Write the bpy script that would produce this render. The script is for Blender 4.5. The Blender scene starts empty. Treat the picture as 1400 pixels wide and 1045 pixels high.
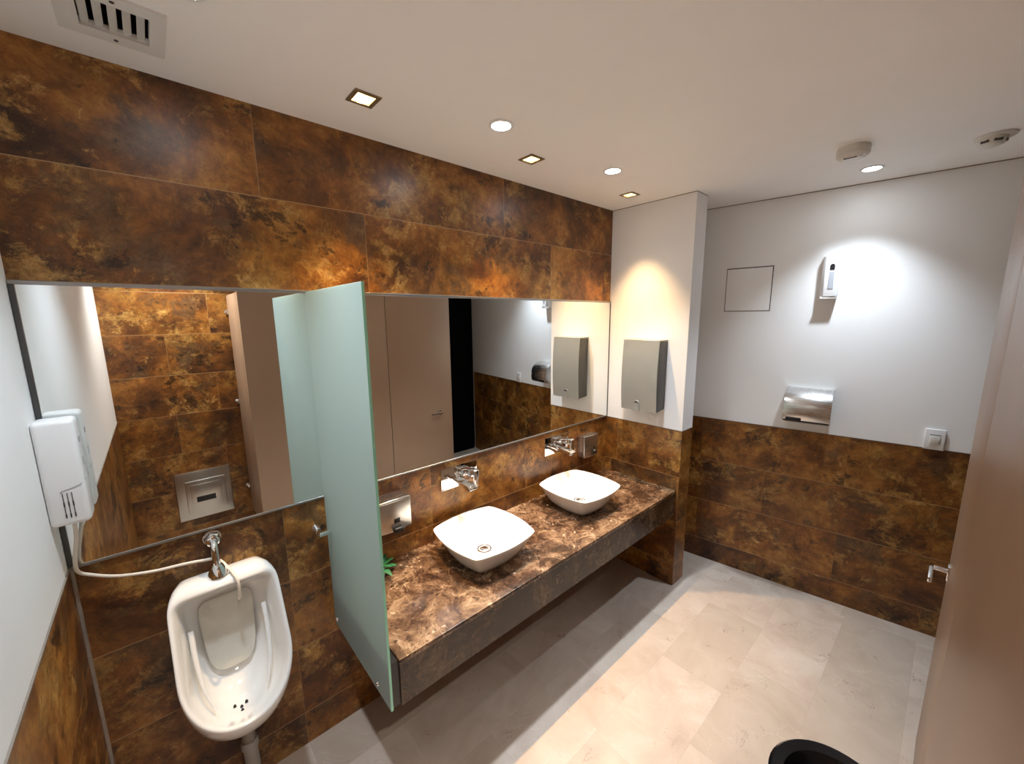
import bpy, bmesh, math, random
from mathutils import Vector, Matrix
PI = math.pi
scene = bpy.context.scene
COL = scene.collection
random.seed(4)

# ------------------------------------------------------------------ dimensions (metres)
H = 2.5            # ceiling
XP, DP, TP = 2.679, 0.564, 0.144     # pier: face x, depth, thickness
T = 1.0775         # top of the tiled wainscot
MT = 1.901         # top of the mirror
PITCH = 0.309      # tile course
LB, BS = 3.077, -0.1493   # angled right wall: x = LB + BS*y
YF = -2.317        # wall behind the camera
YD = -1.739        # plane of the cubicle doors
CZ, CY, CX = 0.677, -0.549, 0.745    # worktop height, front edge, left end

# ------------------------------------------------------------------ node helpers
class NT:
    def __init__(s, name):
        s.m = bpy.data.materials.new(name); s.m.use_nodes = True
        s.t = s.m.node_tree; s.t.nodes.clear()
        s.out = s.n('ShaderNodeOutputMaterial')
    def n(s, typ, **kw):
        nd = s.t.nodes.new(typ)
        for k, v in kw.items(): setattr(nd, k, v)
        return nd
    def l(s, a, b): s.t.links.new(a, b)
    def put(s, sock, v):
        if hasattr(v, 'is_linked') or isinstance(v, bpy.types.NodeSocket): s.l(v, sock)
        else: sock.default_value = v
    def math(s, op, a, b=0.0, c=None, clamp=False):
        nd = s.n('ShaderNodeMath', operation=op, use_clamp=clamp)
        s.put(nd.inputs[0], a); s.put(nd.inputs[1], b)
        if c is not None: s.put(nd.inputs[2], c)
        return nd.outputs[0]
    def noise(s, vec, scale, detail=4, rough=.5, dist=0.0):
        nd = s.n('ShaderNodeTexNoise')
        if vec is not None: s.l(vec, nd.inputs['Vector'])
        nd.inputs['Scale'].default_value = scale; nd.inputs['Detail'].default_value = detail
        nd.inputs['Roughness'].default_value = rough; nd.inputs['Distortion'].default_value = dist
        return nd
    def ramp(s, fac, stops, interp='LINEAR'):
        nd = s.n('ShaderNodeValToRGB'); r = nd.color_ramp; r.interpolation = interp
        while len(r.elements) < len(stops): r.elements.new(0.5)
        for e, (p, c) in zip(r.elements, stops):
            e.position = p; e.color = (c, c, c, 1) if not hasattr(c, '__len__') else (*c, 1)
        s.l(fac, nd.inputs[0]); return nd.outputs[0]
    def mix(s, fac, a, b, blend='MIX'):
        nd = s.n('ShaderNodeMix', data_type='RGBA', blend_type=blend)
        s.put(nd.inputs[0], fac)
        for i, v in ((6, a), (7, b)):
            if isinstance(v, bpy.types.NodeSocket): s.l(v, nd.inputs[i])
            else: nd.inputs[i].default_value = (*v, 1)
        return nd.outputs[2]
    def maprange(s, v, a, b, c=0.0, d=1.0, smooth=False):
        nd = s.n('ShaderNodeMapRange'); nd.interpolation_type = 'SMOOTHSTEP' if smooth else 'LINEAR'
        s.l(v, nd.inputs[0])
        for i, x in enumerate((a, b, c, d)): nd.inputs[i + 1].default_value = x
        return nd.outputs[0]
    def comb(s, x, y, z=0.0):
        nd = s.n('ShaderNodeCombineXYZ')
        for i, v in enumerate((x, y, z)): s.put(nd.inputs[i], v)
        return nd.outputs[0]
    def vadd(s, a, b, op='ADD'):
        nd = s.n('ShaderNodeVectorMath', operation=op)
        s.put(nd.inputs[0], a); s.put(nd.inputs[1], b); return nd.outputs[0]
    def bsdf(s, color=(.8, .8, .8), rough=.5, metal=0.0, **kw):
        nd = s.n('ShaderNodeBsdfPrincipled')
        if isinstance(color, bpy.types.NodeSocket): s.l(color, nd.inputs['Base Color'])
        else: nd.inputs['Base Color'].default_value = (*color, 1)
        s.put(nd.inputs['Roughness'], rough); s.put(nd.inputs['Metallic'], metal)
        for k, v in kw.items(): s.put(nd.inputs[k], v)
        s.l(nd.outputs[0], s.out.inputs[0]); return nd
    def bump(s, nd, height, strength=.2, dist=.01):
        b = s.n('ShaderNodeBump'); b.inputs['Strength'].default_value = strength
        b.inputs['Distance'].default_value = dist
        s.l(height, b.inputs['Height']); s.l(b.outputs[0], nd.inputs['Normal'])

def simple(name, color, rough=.5, metal=0.0, var=0.0, scale=8, **kw):
    """plain surface with a little procedural unevenness"""
    k = NT(name); tc = k.n('ShaderNodeTexCoord')
    nz = k.noise(tc.outputs['Object'], scale, 4, .6)
    if var:
        lo = tuple(c * (1 - var) for c in color); hi = tuple(min(1, c * (1 + var)) for c in color)
        c = k.ramp(nz.outputs['Fac'], [(.3, lo), (.7, hi)])
    else: c = color
    r = k.maprange(nz.outputs['Fac'], .2, .8, max(.0, rough * .9), min(1, rough * 1.1))
    k.bsdf(c, r, metal, **kw); return k.m

def brushed(name, color, rough=.28, horizontal=True):
    k = NT(name); tc = k.n('ShaderNodeTexCoord')
    mp = k.n('ShaderNodeMapping'); k.l(tc.outputs['UV'], mp.inputs[0])
    mp.inputs['Scale'].default_value = (4, 400, 1) if horizontal else (400, 4, 1)
    nz = k.noise(mp.outputs[0], 1.0, 3, .6)
    r = k.maprange(nz.outputs['Fac'], .25, .75, rough * .75, rough * 1.3)
    c = k.ramp(nz.outputs['Fac'], [(.25, tuple(x * .88 for x in color)), (.75, color)])
    k.bsdf(c, r, 1.0); return k.m

def emit(name, color, strength):
    k = NT(name); e = k.n('ShaderNodeEmission')
    e.inputs[0].default_value = (*color, 1); e.inputs[1].default_value = strength
    k.l(e.outputs[0], k.out.inputs[0]); return k.m

def tile_mat(name, v0, L, o0, o1, seed=0.0, vj=.5):
    """rust and gold oxidised stone tile, courses of 30 cm; UV is in metres along the wall"""
    k = NT(name)
    uv = k.n('ShaderNodeTexCoord').outputs['UV']
    sp = k.n('ShaderNodeSeparateXYZ'); k.l(uv, sp.inputs[0]); u, v = sp.outputs[0], sp.outputs[1]
    vv = k.math('DIVIDE', k.math('SUBTRACT', v, v0), PITCH)
    row = k.math('FLOOR', vv); fv = k.math('SUBTRACT', vv, row)
    par = k.math('FLOORED_MODULO', row, 2.0)
    off = k.math('MULTIPLY_ADD', par, o1 - o0, o0)
    uu = k.math('DIVIDE', k.math('SUBTRACT', u, off), L)
    col = k.math('FLOOR', uu); fu = k.math('SUBTRACT', uu, col)
    dv = k.math('MULTIPLY', k.math('MINIMUM', fv, k.math('SUBTRACT', 1.0, fv)), PITCH)
    du = k.math('MULTIPLY', k.math('MINIMUM', fu, k.math('SUBTRACT', 1.0, fu)), L)
    joint = k.math('MAXIMUM', k.maprange(dv, .0009, .0018, .9, 0.0), k.maprange(du, .0008, .0015, vj, 0.0))
    wn = k.n('ShaderNodeTexWhiteNoise', noise_dimensions='3D')
    k.l(k.comb(col, row, seed), wn.inputs['Vector'])
    sc = k.vadd(wn.outputs['Color'], (37.0, 23.0, 11.0), 'MULTIPLY')
    P = k.vadd(k.comb(u, v, seed), sc)
    warp = k.noise(P, 4.0, 3, .6)
    Q = k.vadd(P, k.vadd(warp.outputs['Color'], (.09, .09, .09), 'MULTIPLY'))
    def nz(o, sc, det=11, ro=.74, di=.25):
        return k.noise(k.vadd(Q, (o, o * 1.7, o * .6)), sc, det, ro, di).outputs['Fac']
    a = k.noise(Q, 3.0, 12, .72, .3); c = k.noise(Q, 30.0, 9, .82, .8)
    base = k.ramp(a.outputs['Fac'], [(.34, (.038, .0135, .0045)), (.44, (.112, .039, .0085)), (.52, (.205, .076, .0135)), (.60, (.315, .135, .026)), (.70, (.42, .22, .065))])
    g1 = k.math('MULTIPLY', k.maprange(nz(3.0, 7.0, 12, .80), .485, .575, smooth=True), k.maprange(nz(7.0, 1.9, 5, .6), .43, .55, smooth=True))
    base = k.mix(k.math('MULTIPLY', g1, .85), base, k.ramp(c.outputs['Fac'], [(.35, (.20, .084, .017)), (.5, (.38, .195, .045)), (.66, (.57, .37, .13))]))
    g2 = k.maprange(nz(13.0, 3.4, 9, .68), .545, .62, 0.0, .72, smooth=True)
    base = k.mix(g2, base, k.ramp(c.outputs['Fac'], [(.35, (.050, .025, .011)), (.66, (.165, .092, .040))]))
    g3 = k.maprange(nz(21.0, 6.5, 11, .76), .565, .625, 0.0, .8, smooth=True)
    base = k.mix(g3, base, (.016, .0065, .003))
    fl = k.maprange(nz(31.0, 24.0, 8, .78, .8), .60, .66, 0.0, .55, smooth=True)
    base = k.mix(k.math('MULTIPLY', fl, k.maprange(a.outputs['Fac'], .44, .6)), base, (.48, .32, .12))
    mod = k.maprange(nz(41.0, 11.0, 12, .85), .40, .60, .62, 1.35)
    base = k.mix(1.0, base, k.comb(mod, mod, mod), 'MULTIPLY')
    tint = k.maprange(wn.outputs['Value'], 0.0, 1.0, .85, 1.15)
    base = k.mix(1.0, base, k.comb(tint, tint, tint), 'MULTIPLY')
    base = k.mix(joint, base, (.40, .25, .12))
    r = k.maprange(a.outputs['Fac'], .3, .7, .44, .26)
    bs = k.bsdf(base, r, 0.0)
    bs.inputs['Specular IOR Level'].default_value = .5
    hgt = k.math('SUBTRACT', k.math('MULTIPLY', c.outputs['Fac'], .5), joint)
    k.bump(bs, hgt, .3, .003)
    return k.m

def marble_dark(name='brown_emperador_marble', dim=1.0):
    k = NT(name); tc = k.n('ShaderNodeTexCoord').outputs['Object']
    warp = k.noise(tc, 6.0, 4, .6)
    Q = k.vadd(tc, k.vadd(warp.outputs['Color'], (.16, .16, .16), 'MULTIPLY'))
    a = k.noise(Q, 9.0, 9, .7, .8); b = k.noise(Q, 3.0, 4, .55, .5); f = k.noise(Q, 42.0, 6, .7, 1.2)
    s = k.math('ADD', k.math('MULTIPLY', a.outputs['Fac'], .5), k.math('MULTIPLY', b.outputs['Fac'], .3))
    s = k.math('ADD', s, k.math('MULTIPLY', f.outputs['Fac'], .2))
    c = k.ramp(s, [(.395, (.016, .007, .004)), (.47, (.070, .034, .017)), (.53, (.19, .108, .058)), (.60, (.38, .255, .15))])
    # dark fossil blobs
    vo = k.n('ShaderNodeTexVoronoi', feature='F1'); k.l(Q, vo.inputs['Vector']); vo.inputs['Scale'].default_value = 52
    wn = k.n('ShaderNodeTexWhiteNoise'); k.l(vo.outputs['Position'], wn.inputs['Vector'])
    blob = k.math('MULTIPLY', k.maprange(vo.outputs['Distance'], .28, .40, 1.0, 0.0), k.maprange(wn.outputs['Value'], .68, .70))
    c = k.mix(k.math('MULTIPLY', blob, .8), c, (.030, .014, .008))
    # pale fossil specks
    v2 = k.n('ShaderNodeTexVoronoi', feature='F1'); k.l(k.vadd(Q, (4.0, 7.0, 2.0)), v2.inputs['Vector']); v2.inputs['Scale'].default_value = 30
    w2 = k.n('ShaderNodeTexWhiteNoise'); k.l(v2.outputs['Position'], w2.inputs['Vector'])
    spk = k.math('MULTIPLY', k.maprange(v2.outputs['Distance'], .16, .26, 1.0, 0.0), k.maprange(w2.outputs['Value'], .90, .91))
    c = k.mix(k.math('MULTIPLY', spk, .85), c, (.60, .42, .28))
    # fine pale veins
    vn = k.noise(k.vadd(Q, (1.0, 2.0, 8.0)), 3.2, 5, .6, 1.4)
    vein = k.maprange(k.math('ABSOLUTE', k.math('SUBTRACT', vn.outputs['Fac'], .5)), .0, .008, .8, 0.0)
    gate = k.maprange(k.noise(tc, 5.0, 2, .5).outputs['Fac'], .50, .60)
    c = k.mix(k.math('MULTIPLY', vein, gate), c, (.58, .40, .25))
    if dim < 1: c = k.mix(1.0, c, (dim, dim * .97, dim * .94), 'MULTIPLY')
    k.bsdf(c, k.maprange(a.outputs['Fac'], .3, .7, .20, .30), 0.0); return k.m

def marble_floor():
    k = NT('cream_marble_floor')
    tc = k.n('ShaderNodeTexCoord').outputs['Object']
    sp = k.n('ShaderNodeSeparateXYZ'); k.l(tc, sp.inputs[0]); x, y = sp.outputs[0], sp.outputs[1]
    PX, PY = .60, .30
    rr = k.math('DIVIDE', k.math('ADD', y, 1.40), PY); row = k.math('FLOOR', rr); fy = k.math('SUBTRACT', rr, row)
    par = k.math('FLOORED_MODULO', row, 2.0)
    cc = k.math('DIVIDE', k.math('SUBTRACT', x, k.math('MULTIPLY_ADD', par, .34, 2.36)), PX)
    cl = k.math('FLOOR', cc); fx = k.math('SUBTRACT', cc, cl)
    # border course laid along the angled wall
    dist = k.math('DIVIDE', k.math('SUBTRACT', k.math('MULTIPLY_ADD', y, BS, LB), x), 1.011)
    inb = k.math('LESS_THAN', dist, .115)
    bb = k.math('DIVIDE', y, .46); brow = k.math('FLOOR', bb); fb = k.math('SUBTRACT', bb, brow)
    dx = k.math('MULTIPLY', k.math('MINIMUM', fx, k.math('SUBTRACT', 1.0, fx)), PX)
    dy = k.math('MULTIPLY', k.math('MINIMUM', fy, k.math('SUBTRACT', 1.0, fy)), PY)
    db = k.math('MULTIPLY', k.math('MINIMUM', fb, k.math('SUBTRACT', 1.0, fb)), .46)
    dm = k.math('MINIMUM', dx, dy)
    d = k.math('ADD', k.math('MULTIPLY', dm, k.math('SUBTRACT', 1.0, inb)), k.math('MULTIPLY', db, inb))
    d = k.math('MINIMUM', d, k.math('ABSOLUTE', k.math('SUBTRACT', dist, .115)))
    joint = k.maprange(d, .0004, .0012, .45, 0.0)
    cell = k.comb(k.math('ADD', k.math('MULTIPLY', cl, k.math('SUBTRACT', 1.0, inb)), k.math('MULTIPLY', inb, 77.0)),
                  k.math('ADD', k.math('MULTIPLY', row, k.math('SUBTRACT', 1.0, inb)), k.math('MULTIPLY', brow, inb)), 3.0)
    wn = k.n('ShaderNodeTexWhiteNoise'); k.l(cell, wn.inputs['Vector'])
    P = k.vadd(tc, k.vadd(wn.outputs['Color'], (17.0, 29.0, 13.0), 'MULTIPLY'))
    a = k.noise(P, 4.0, 7, .6, .8)
    c = k.ramp(a.outputs['Fac'], [(.32, (.50, .405, .335)), (.5, (.57, .475, .40)), (.68, (.63, .55, .475))])
    c = k.mix(k.maprange(wn.outputs['Value'], .5, 1.0, 0.0, .6), c, (.43, .355, .275))
    pv = k.noise(P, 2.2, 5, .55, .9)
    pale = k.maprange(k.math('ABSOLUTE', k.math('SUBTRACT', pv.outputs['Fac'], .5)), .0, .005, .14, 0.0)
    c = k.mix(pale, c, (.86, .80, .72))
    dvn = k.noise(k.vadd(P, (5.0, 3.0, 1.0)), 3.4, 6, .6, 1.3)
    dark = k.maprange(k.math('ABSOLUTE', k.math('SUBTRACT', dvn.outputs['Fac'], .5)), .0, .004, .9, 0.0)
    gate = k.maprange(k.noise(k.vadd(P, (2.0, 8.0, 4.0)), 9.0, 3, .6).outputs['Fac'], .545, .60)
    c = k.mix(k.math('MULTIPLY', dark, gate), c, (.22, .14, .09))
    c = k.mix(joint, c, (.42, .33, .25))
    k.bsdf(c, .16, 0.0); return k.m

def frosted_glass():
    k = NT('frosted_green_glass'); tc = k.n('ShaderNodeTexCoord').outputs['Object']
    nz = k.noise(tc, 120.0, 3, .6)
    col = (.50, .585, .565)
    dif = k.n('ShaderNodeBsdfDiffuse'); dif.inputs[0].default_value = (*col, 1)
    tr = k.n('ShaderNodeBsdfTranslucent'); tr.inputs[0].default_value = (.56, .70, .665, 1)
    gl = k.n('ShaderNodeBsdfGlossy'); gl.inputs[0].default_value = (.9, 1, .97, 1)
    k.l(k.maprange(nz.outputs['Fac'], .3, .7, .30, .40), gl.inputs['Roughness'])
    m1 = k.n('ShaderNodeMixShader'); m1.inputs[0].default_value = .42
    k.l(dif.outputs[0], m1.inputs[1]); k.l(tr.outputs[0], m1.inputs[2])
    m2 = k.n('ShaderNodeMixShader'); m2.inputs[0].default_value = .07
    k.l(m1.outputs[0], m2.inputs[1]); k.l(gl.outputs[0], m2.inputs[2])
    k.l(m2.outputs[0], k.out.inputs[0]); return k.m

def plaster(name, color):
    k = NT(name); tc = k.n('ShaderNodeTexCoord').outputs['Object']
    a = k.noise(tc, 2.0, 4, .6); f = k.noise(tc, 140.0, 3, .6)
    c = k.ramp(a.outputs['Fac'], [(.3, tuple(x * .97 for x in color)), (.7, color)])
    b = k.bsdf(c, .62, 0.0); b.inputs['Specular IOR Level'].default_value = .3
    k.bump(b, f.outputs['Fac'], .05, .002); return k.m

def laminate():
    k = NT('tan_cubicle_laminate'); tc = k.n('ShaderNodeTexCoord').outputs['UV']
    a = k.noise(tc, 3.0, 3, .5); f = k.noise(tc, 260.0, 2, .5)
    c = k.ramp(a.outputs['Fac'], [(.3, (.325, .215, .142)), (.7, (.345, .228, .152))])
    b = k.bsdf(c, .36, 0.0); k.bump(b, f.outputs['Fac'], .06, .001); return k.m

M = dict(
    tile_upper=tile_mat('rust_gold_tile_above_mirror', MT, 1.109, .957, .595, 1.0, .6),
    tile_back=tile_mat('rust_gold_tile_behind_basins', T, .647, 1.203, 1.203, 2.0, .3),
    tile_left=tile_mat('rust_gold_tile_left_wall', T, 1.6, -.62, .9, 3.0, .2),
    tile_right=tile_mat('rust_gold_tile_right_wall', T, .80, -.9, -1.3, 4.0, .12),
    tile_pier=tile_mat('rust_gold_tile_pier', T, 1.2, -1.25, -1.3, 5.0),
    tile_front=tile_mat('rust_gold_tile_stall_wall', T, .80, .61, .33, 6.5),
    marble=marble_dark(), marble_edge=marble_dark('shaded_dark_emperador_marble', .32), floor=marble_floor(), glass=frosted_glass(),  # apron stone: darker variant, with its dimmer light put into the colour
    wall=plaster('white_wall_paint', (.87, .87, .865)),
    ceil=plaster('white_ceiling_paint', (.93, .92, .905)),
    tan=laminate(),
    mirror=simple('silvered_mirror_glass', (.93, .95, .94), .0, 1.0),
    alu=brushed('brushed_aluminium', (.62, .62, .61), .30),
    chrome=simple('polished_chrome', (.86, .87, .88), .06, 1.0),
    steel=brushed('brushed_stainless_steel', (.60, .59, .57), .30),
    satin=simple('satin_grey_metal', (.46, .455, .41), .42, .6, .03),
    satin_side=simple('dark_grey_plastic', (.075, .072, .066), .42, 0, .05),
    nickel=brushed('satin_nickel', (.70, .68, .65), .26),
    dryer=brushed('shiny_stainless_cover', (.76, .76, .76), .25),
    ceramic=simple('white_glazed_ceramic', (.80, .80, .785), .07, 0, .01, **{'Coat Weight': .4, 'Coat Roughness': .03}),
    ceramic_worn=simple('stained_glazed_ceramic', (.60, .59, .53), .20, 0, .06, 14),
    plastic=simple('white_plastic', (.80, .80, .80), .32, 0, .02),
    plastic_old=simple('ivory_plastic', (.70, .68, .63), .38, 0, .03),
    hose=simple('cream_rubber_hose', (.72, .66, .58), .42, 0, .03),
    pvc=simple('grey_pvc_pipe', (.33, .31, .28), .5, 0, .1, 20),
    dark=simple('black_plastic', (.012, .012, .013), .32),
    gloss_black=simple('glossy_black_plastic', (.008, .008, .010), .16),
    recess_black=simple('unlit_recess_black', (.0025, .0025, .0025), .8, **{'Specular IOR Level': .08}),  # darkness of the unlit recess, put into the colour
    edging=simple('grey_anodised_edging', (.34, .34, .33), .34, .9, .05),
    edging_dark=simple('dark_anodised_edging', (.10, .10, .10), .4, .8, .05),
    satin_plate=simple('satin_steel_plate', (.66, .66, .64), .30, 1.0, .03),
    gap=simple('dark_shadow_gap', (.05, .045, .04), .7),
    bronze=simple('antique_bronze_frame', (.30, .235, .14), .42, .7, .08, 30),
    gold=simple('golden_reflector', (.93, .84, .68), .42, 1.0),
    bulb=emit('warm_halogen_bulb', (1.0, .78, .50), 95.0),
    led=emit('cool_led_diffuser', (.90, .95, 1.0), 36.0),
    trim=simple('bronze_tile_trim', (.16, .10, .06), .4, .5),
    caulk_gap=simple('grey_sealant_shadow_gap', (.24, .20, .165), .6, 0, .12, 20),
    leaf=simple('green_plastic_leaf', (.035, .16, .055), .4, 0, .25, 30),
    vent=plaster('white_vent_paint', (.76, .75, .72)),
    louver=plaster('white_louver_paint', (.66, .66, .63)),
    void=simple('black_duct_lining', (.004, .004, .004), .8),
    edge=simple('polished_green_glass_edge', (.34, .74, .56), .15, 0, .05),
    label=simple('grey_printed_label', (.30, .31, .33), .6),
    grey_win=simple('pale_grey_window', (.38, .39, .42), .25),
)

# ------------------------------------------------------------------ mesh helpers
def merge(bm, tmp, mat=None):
    me = bpy.data.meshes.new('tmp')
    if mat is not None: tmp.transform(mat)
    tmp.to_mesh(me); tmp.free(); bm.from_mesh(me); bpy.data.meshes.remove(me)

def box(bm, a, b, r=0.0, seg=3, mat=None):
    t = bmesh.new(); bmesh.ops.create_cube(t, size=1.0)
    for v in t.verts:
        v.co = Vector([min(a[i], b[i]) + (v.co[i] + .5) * abs(b[i] - a[i]) for i in range(3)])
    if r > 0:
        bmesh.ops.bevel(t, geom=t.edges[:], offset=r, segments=seg, profile=.5, affect='EDGES', clamp_overlap=True)
    merge(bm, t, mat); return bm

def prism(bm, poly, h0, h1, axis='x', r=0.0, seg=2, mat=None):
    """extrude a 2-D polygon along an axis; poly is (y,z) for x, (x,z) for y, (x,y) for z"""
    t = bmesh.new()
    def p3(p, h):
        return {'x': (h, p[0], p[1]), 'y': (p[0], h, p[1]), 'z': (p[0], p[1], h)}[axis]
    A = [t.verts.new(p3(p, h0)) for p in poly]; B = [t.verts.new(p3(p, h1)) for p in poly]
    n = len(poly)
    for i in range(n): t.faces.new((A[i], A[(i + 1) % n], B[(i + 1) % n], B[i]))
    t.faces.new(A[::-1]); t.faces.new(B)
    bmesh.ops.recalc_face_normals(t, faces=t.faces[:])
    if r > 0:
        es = [e for e in t.edges if e.calc_face_angle(0) > .6]
        bmesh.ops.bevel(t, geom=es, offset=r, segments=seg, profile=.5, affect='EDGES', clamp_overlap=True)
    merge(bm, t, mat); return bm

def loft(bm, loops, cap0=True, cap1=True, closed=True, mat=None):
    t = bmesh.new(); R = [[t.verts.new(p) for p in L] for L in loops]; n = len(R[0])
    for a, b in zip(R[:-1], R[1:]):
        for i in range(n if closed else n - 1):
            t.faces.new((a[i], a[(i + 1) % n], b[(i + 1) % n], b[i]))
    if cap0: t.faces.new(R[0][::-1])
    if cap1: t.faces.new(R[-1])
    bmesh.ops.recalc_face_normals(t, faces=t.faces[:])
    merge(bm, t, mat); return bm

def ring(c, n, r, seg, up=None):
    n = Vector(n).normalized(); u = n.orthogonal().normalized() if up is None else Vector(up)
    u = (u - n * u.dot(n)).normalized(); w = n.cross(u)
    return [Vector(c) + r * (math.cos(2 * PI * i / seg) * u + math.sin(2 * PI * i / seg) * w) for i in range(seg)]

def lathe(bm, p0, axis, prof, seg=32, mat=None, caps=(True, True)):
    """prof: list of (distance along the axis, radius)"""
    ax = Vector(axis).normalized(); p0 = Vector(p0)
    loft(bm, [ring(p0 + ax * d, ax, max(r, 1e-4), seg) for d, r in prof], caps[0], caps[1], True, mat); return bm

def cyl(bm, p0, p1, r0, r1=None, seg=24, mat=None):
    p0, p1 = Vector(p0), Vector(p1)
    lathe(bm, p0, p1 - p0, [(0, r0), ((p1 - p0).length, r0 if r1 is None else r1)], seg, mat); return bm

def smooth_path(pts, k=8):
    P = [Vector(p) for p in pts]; out = []
    for i in range(len(P) - 1):
        a = P[max(i - 1, 0)]; b = P[i]; c = P[i + 1]; d = P[min(i + 2, len(P) - 1)]
        for j in range(k):
            t = j / k
            out.append(.5 * ((2 * b) + (c - a) * t + (2 * a - 5 * b + 4 * c - d) * t * t + (3 * b - a - 3 * c + d) * t ** 3))
    out.append(P[-1]); return out

def tube(bm, pts, r, seg=14, k=8):
    P = smooth_path(pts, k); loops = []; up = None
    for i, p in enumerate(P):
        d = (P[min(i + 1, len(P) - 1)] - P[max(i - 1, 0)]).normalized()
        if up is None: up = d.orthogonal().normalized()
        up = (up - d * up.dot(d)).normalized()
        loops.append(ring(p, d, r if not callable(r) else r(i / (len(P) - 1)), seg, up))
    loft(bm, loops); return bm

def world_of(o):
    v = Vector((0, 0, 0))
    while o is not None: v += o.location; o = o.parent
    return v

def obj(name, bm, mat, parent=None, origin=None, sharp=40, mats=None):
    """link a bmesh built in world coordinates as one mesh object"""
    bmesh.ops.remove_doubles(bm, verts=bm.verts[:], dist=1e-5)
    bm.normal_update()
    uvl = bm.loops.layers.uv.verify()
    for f in bm.faces:
        n = f.normal; f.smooth = True
        ax = 2 if abs(n.z) > .75 else (0 if abs(n.x) > abs(n.y) else 1)
        for l in f.loops:
            c = l.vert.co
            l[uvl].uv = (c.x, c.y) if ax == 2 else ((c.y, c.z) if ax == 0 else (c.x, c.z))
    for e in bm.edges:
        if e.calc_face_angle(0) > math.radians(sharp): e.smooth = False
    base = world_of(parent) if parent is not None else (Vector(origin) if origin is not None else Vector((0, 0, 0)))
    bm.transform(Matrix.Translation(-base))
    me = bpy.data.meshes.new(name); bm.to_mesh(me); bm.free(); me.materials.append(mat)
    o = bpy.data.objects.new(name, me); COL.objects.link(o)
    if parent is not None: o.parent = parent
    else: o.location = base
    return o

def tag(o, label, cat, group=None):
    o['label'] = label; o['category'] = cat
    if group: o['group'] = group
    return o

def thing(name, label, cat, loc, group=None):
    o = bpy.data.objects.new(name, None); COL.objects.link(o); o.empty_display_size = .05
    o.location = loc; return tag(o, label, cat, group)

def struct(name, bm, mat, parent=None):
    o = obj(name, bm, mat, parent)
    if parent is None: o['kind'] = 'structure'
    return o

def dup(root, loc, label, group=None):
    r = root.copy(); COL.objects.link(r); r.location = loc; r['label'] = label
    if group: r['group'] = group
    def kids(src, dst):
        for ch in list(src.children):
            c = ch.copy(); COL.objects.link(c); c.parent = dst; kids(ch, c)
    kids(root, r); return r

B = bmesh.new
def frame(o, tx, ty):
    """local x along the wall to the right, local y into the wall, z up"""
    m = Matrix.Identity(4)
    for i in range(3): m[i][0] = tx[i]; m[i][1] = ty[i]; m[i][3] = o[i]
    return m
nrm = math.hypot(1, BS)
RW = frame((LB, 0, 0), (-BS / nrm, -1 / nrm, 0), (1 / nrm, -BS / nrm, 0))     # right (angled) wall
PF = frame((XP, 0, 0), (0, -1, 0), (1, 0, 0))                                # face of the pier
LW = frame((0, 0, 0), (0, 1, 0), (-1, 0, 0))                                 # left wall
FW = frame((0, YF, 0), (-1, 0, 0), (0, -1, 0))                               # wall behind the camera
def ra(y): return -y * nrm      # coordinate along the right wall of a point with world y

# ------------------------------------------------------------------ the room
# ceiling with openings for the recessed lamps and the vent
SQ = [(.866, -.277), (1.634, -.275), (2.447, -.272)]
STALL = (.42, -2.03)
RD = [(.40, -.465), (1.322, -.430), (2.037, -.432), (2.985, -1.278)]
VX0, VX1, VY0, VY1 = .222, .347, -.291, -.168
holes = [(x - .030, x + .030, y - .030, y + .030) for x, y in SQ] + [(VX0, VX1, VY0, VY1)]
xs = sorted({-.1, 3.7} | {h[0] for h in holes} | {h[1] for h in holes})
ys = sorted({-2.9, .1} | {h[2] for h in holes} | {h[3] for h in holes})
bm = B()
for i in range(len(xs) - 1):
    for j in range(len(ys) - 1):
        cx, cy = (xs[i] + xs[i + 1]) / 2, (ys[j] + ys[j + 1]) / 2
        if any(h[0] < cx < h[1] and h[2] < cy < h[3] for h in holes): continue
        q = [(xs[i], ys[j]), (xs[i + 1], ys[j]), (xs[i + 1], ys[j + 1]), (xs[i], ys[j + 1])]
        bm.faces.new([bm.verts.new((*p, H)) for p in q[::-1]])
        bm.faces.new([bm.verts.new((*p, H + .012)) for p in q])
for h in holes:
    q = [(h[0], h[2]), (h[1], h[2]), (h[1], h[3]), (h[0], h[3])]
    for a, b in zip(q, q[1:] + q[:1]):
        bm.faces.new([bm.verts.new(p) for p in ((*a, H), (*b, H), (*b, H + .012), (*a, H + .012))])
box(bm, (-.1, -2.9, H + .10), (3.7, .1, H + .16))
struct('ceiling', bm, M['ceil'])
struct('floor', box(B(), (-.1, -2.9, -.1), (3.7, .1, 0)), M['floor'])

w = struct('wall_back', box(B(), (-.1, .012, 0), (3.4, .12, H)), M['wall'])
struct('tile_cladding', box(B(), (0, 0, MT), (XP, .012, H)), M['tile_upper'], w)
struct('tile_cladding', box(B(), (0, 0, 0), (3.2, .012, MT - .001)), M['tile_back'], w)
w = struct('wall_left', box(B(), (-.1, -2.9, 0), (0, .012, H)), M['wall'])
struct('tile_cladding', box(B(), (0, YF, 0), (.002, 0, T)), M['tile_left'], w)
bm = box(B(), (-.05, 0, 0), (ra(-2.9), .12, H), mat=RW)
w = struct('wall_right', bm, M['wall'])
struct('tile_cladding', box(B(), (0, -.004, 0), (ra(-2.72), .001, T - .003), mat=RW), M['tile_right'], w)
struct('trim_1', box(B(), (.3, -.005, T - .004), (ra(-2.72), .0, T), mat=RW), M['trim'])
bm = box(B(), (XP, -DP, T), (XP + TP, 0, H))
w = struct('wall_pier', bm, M['wall'])
struct('tile_cladding', box(B(), (XP - .001, -DP - .001, 0), (XP + TP + .001, 0, T - .003), .0015, 1), M['tile_pier'], w)
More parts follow.
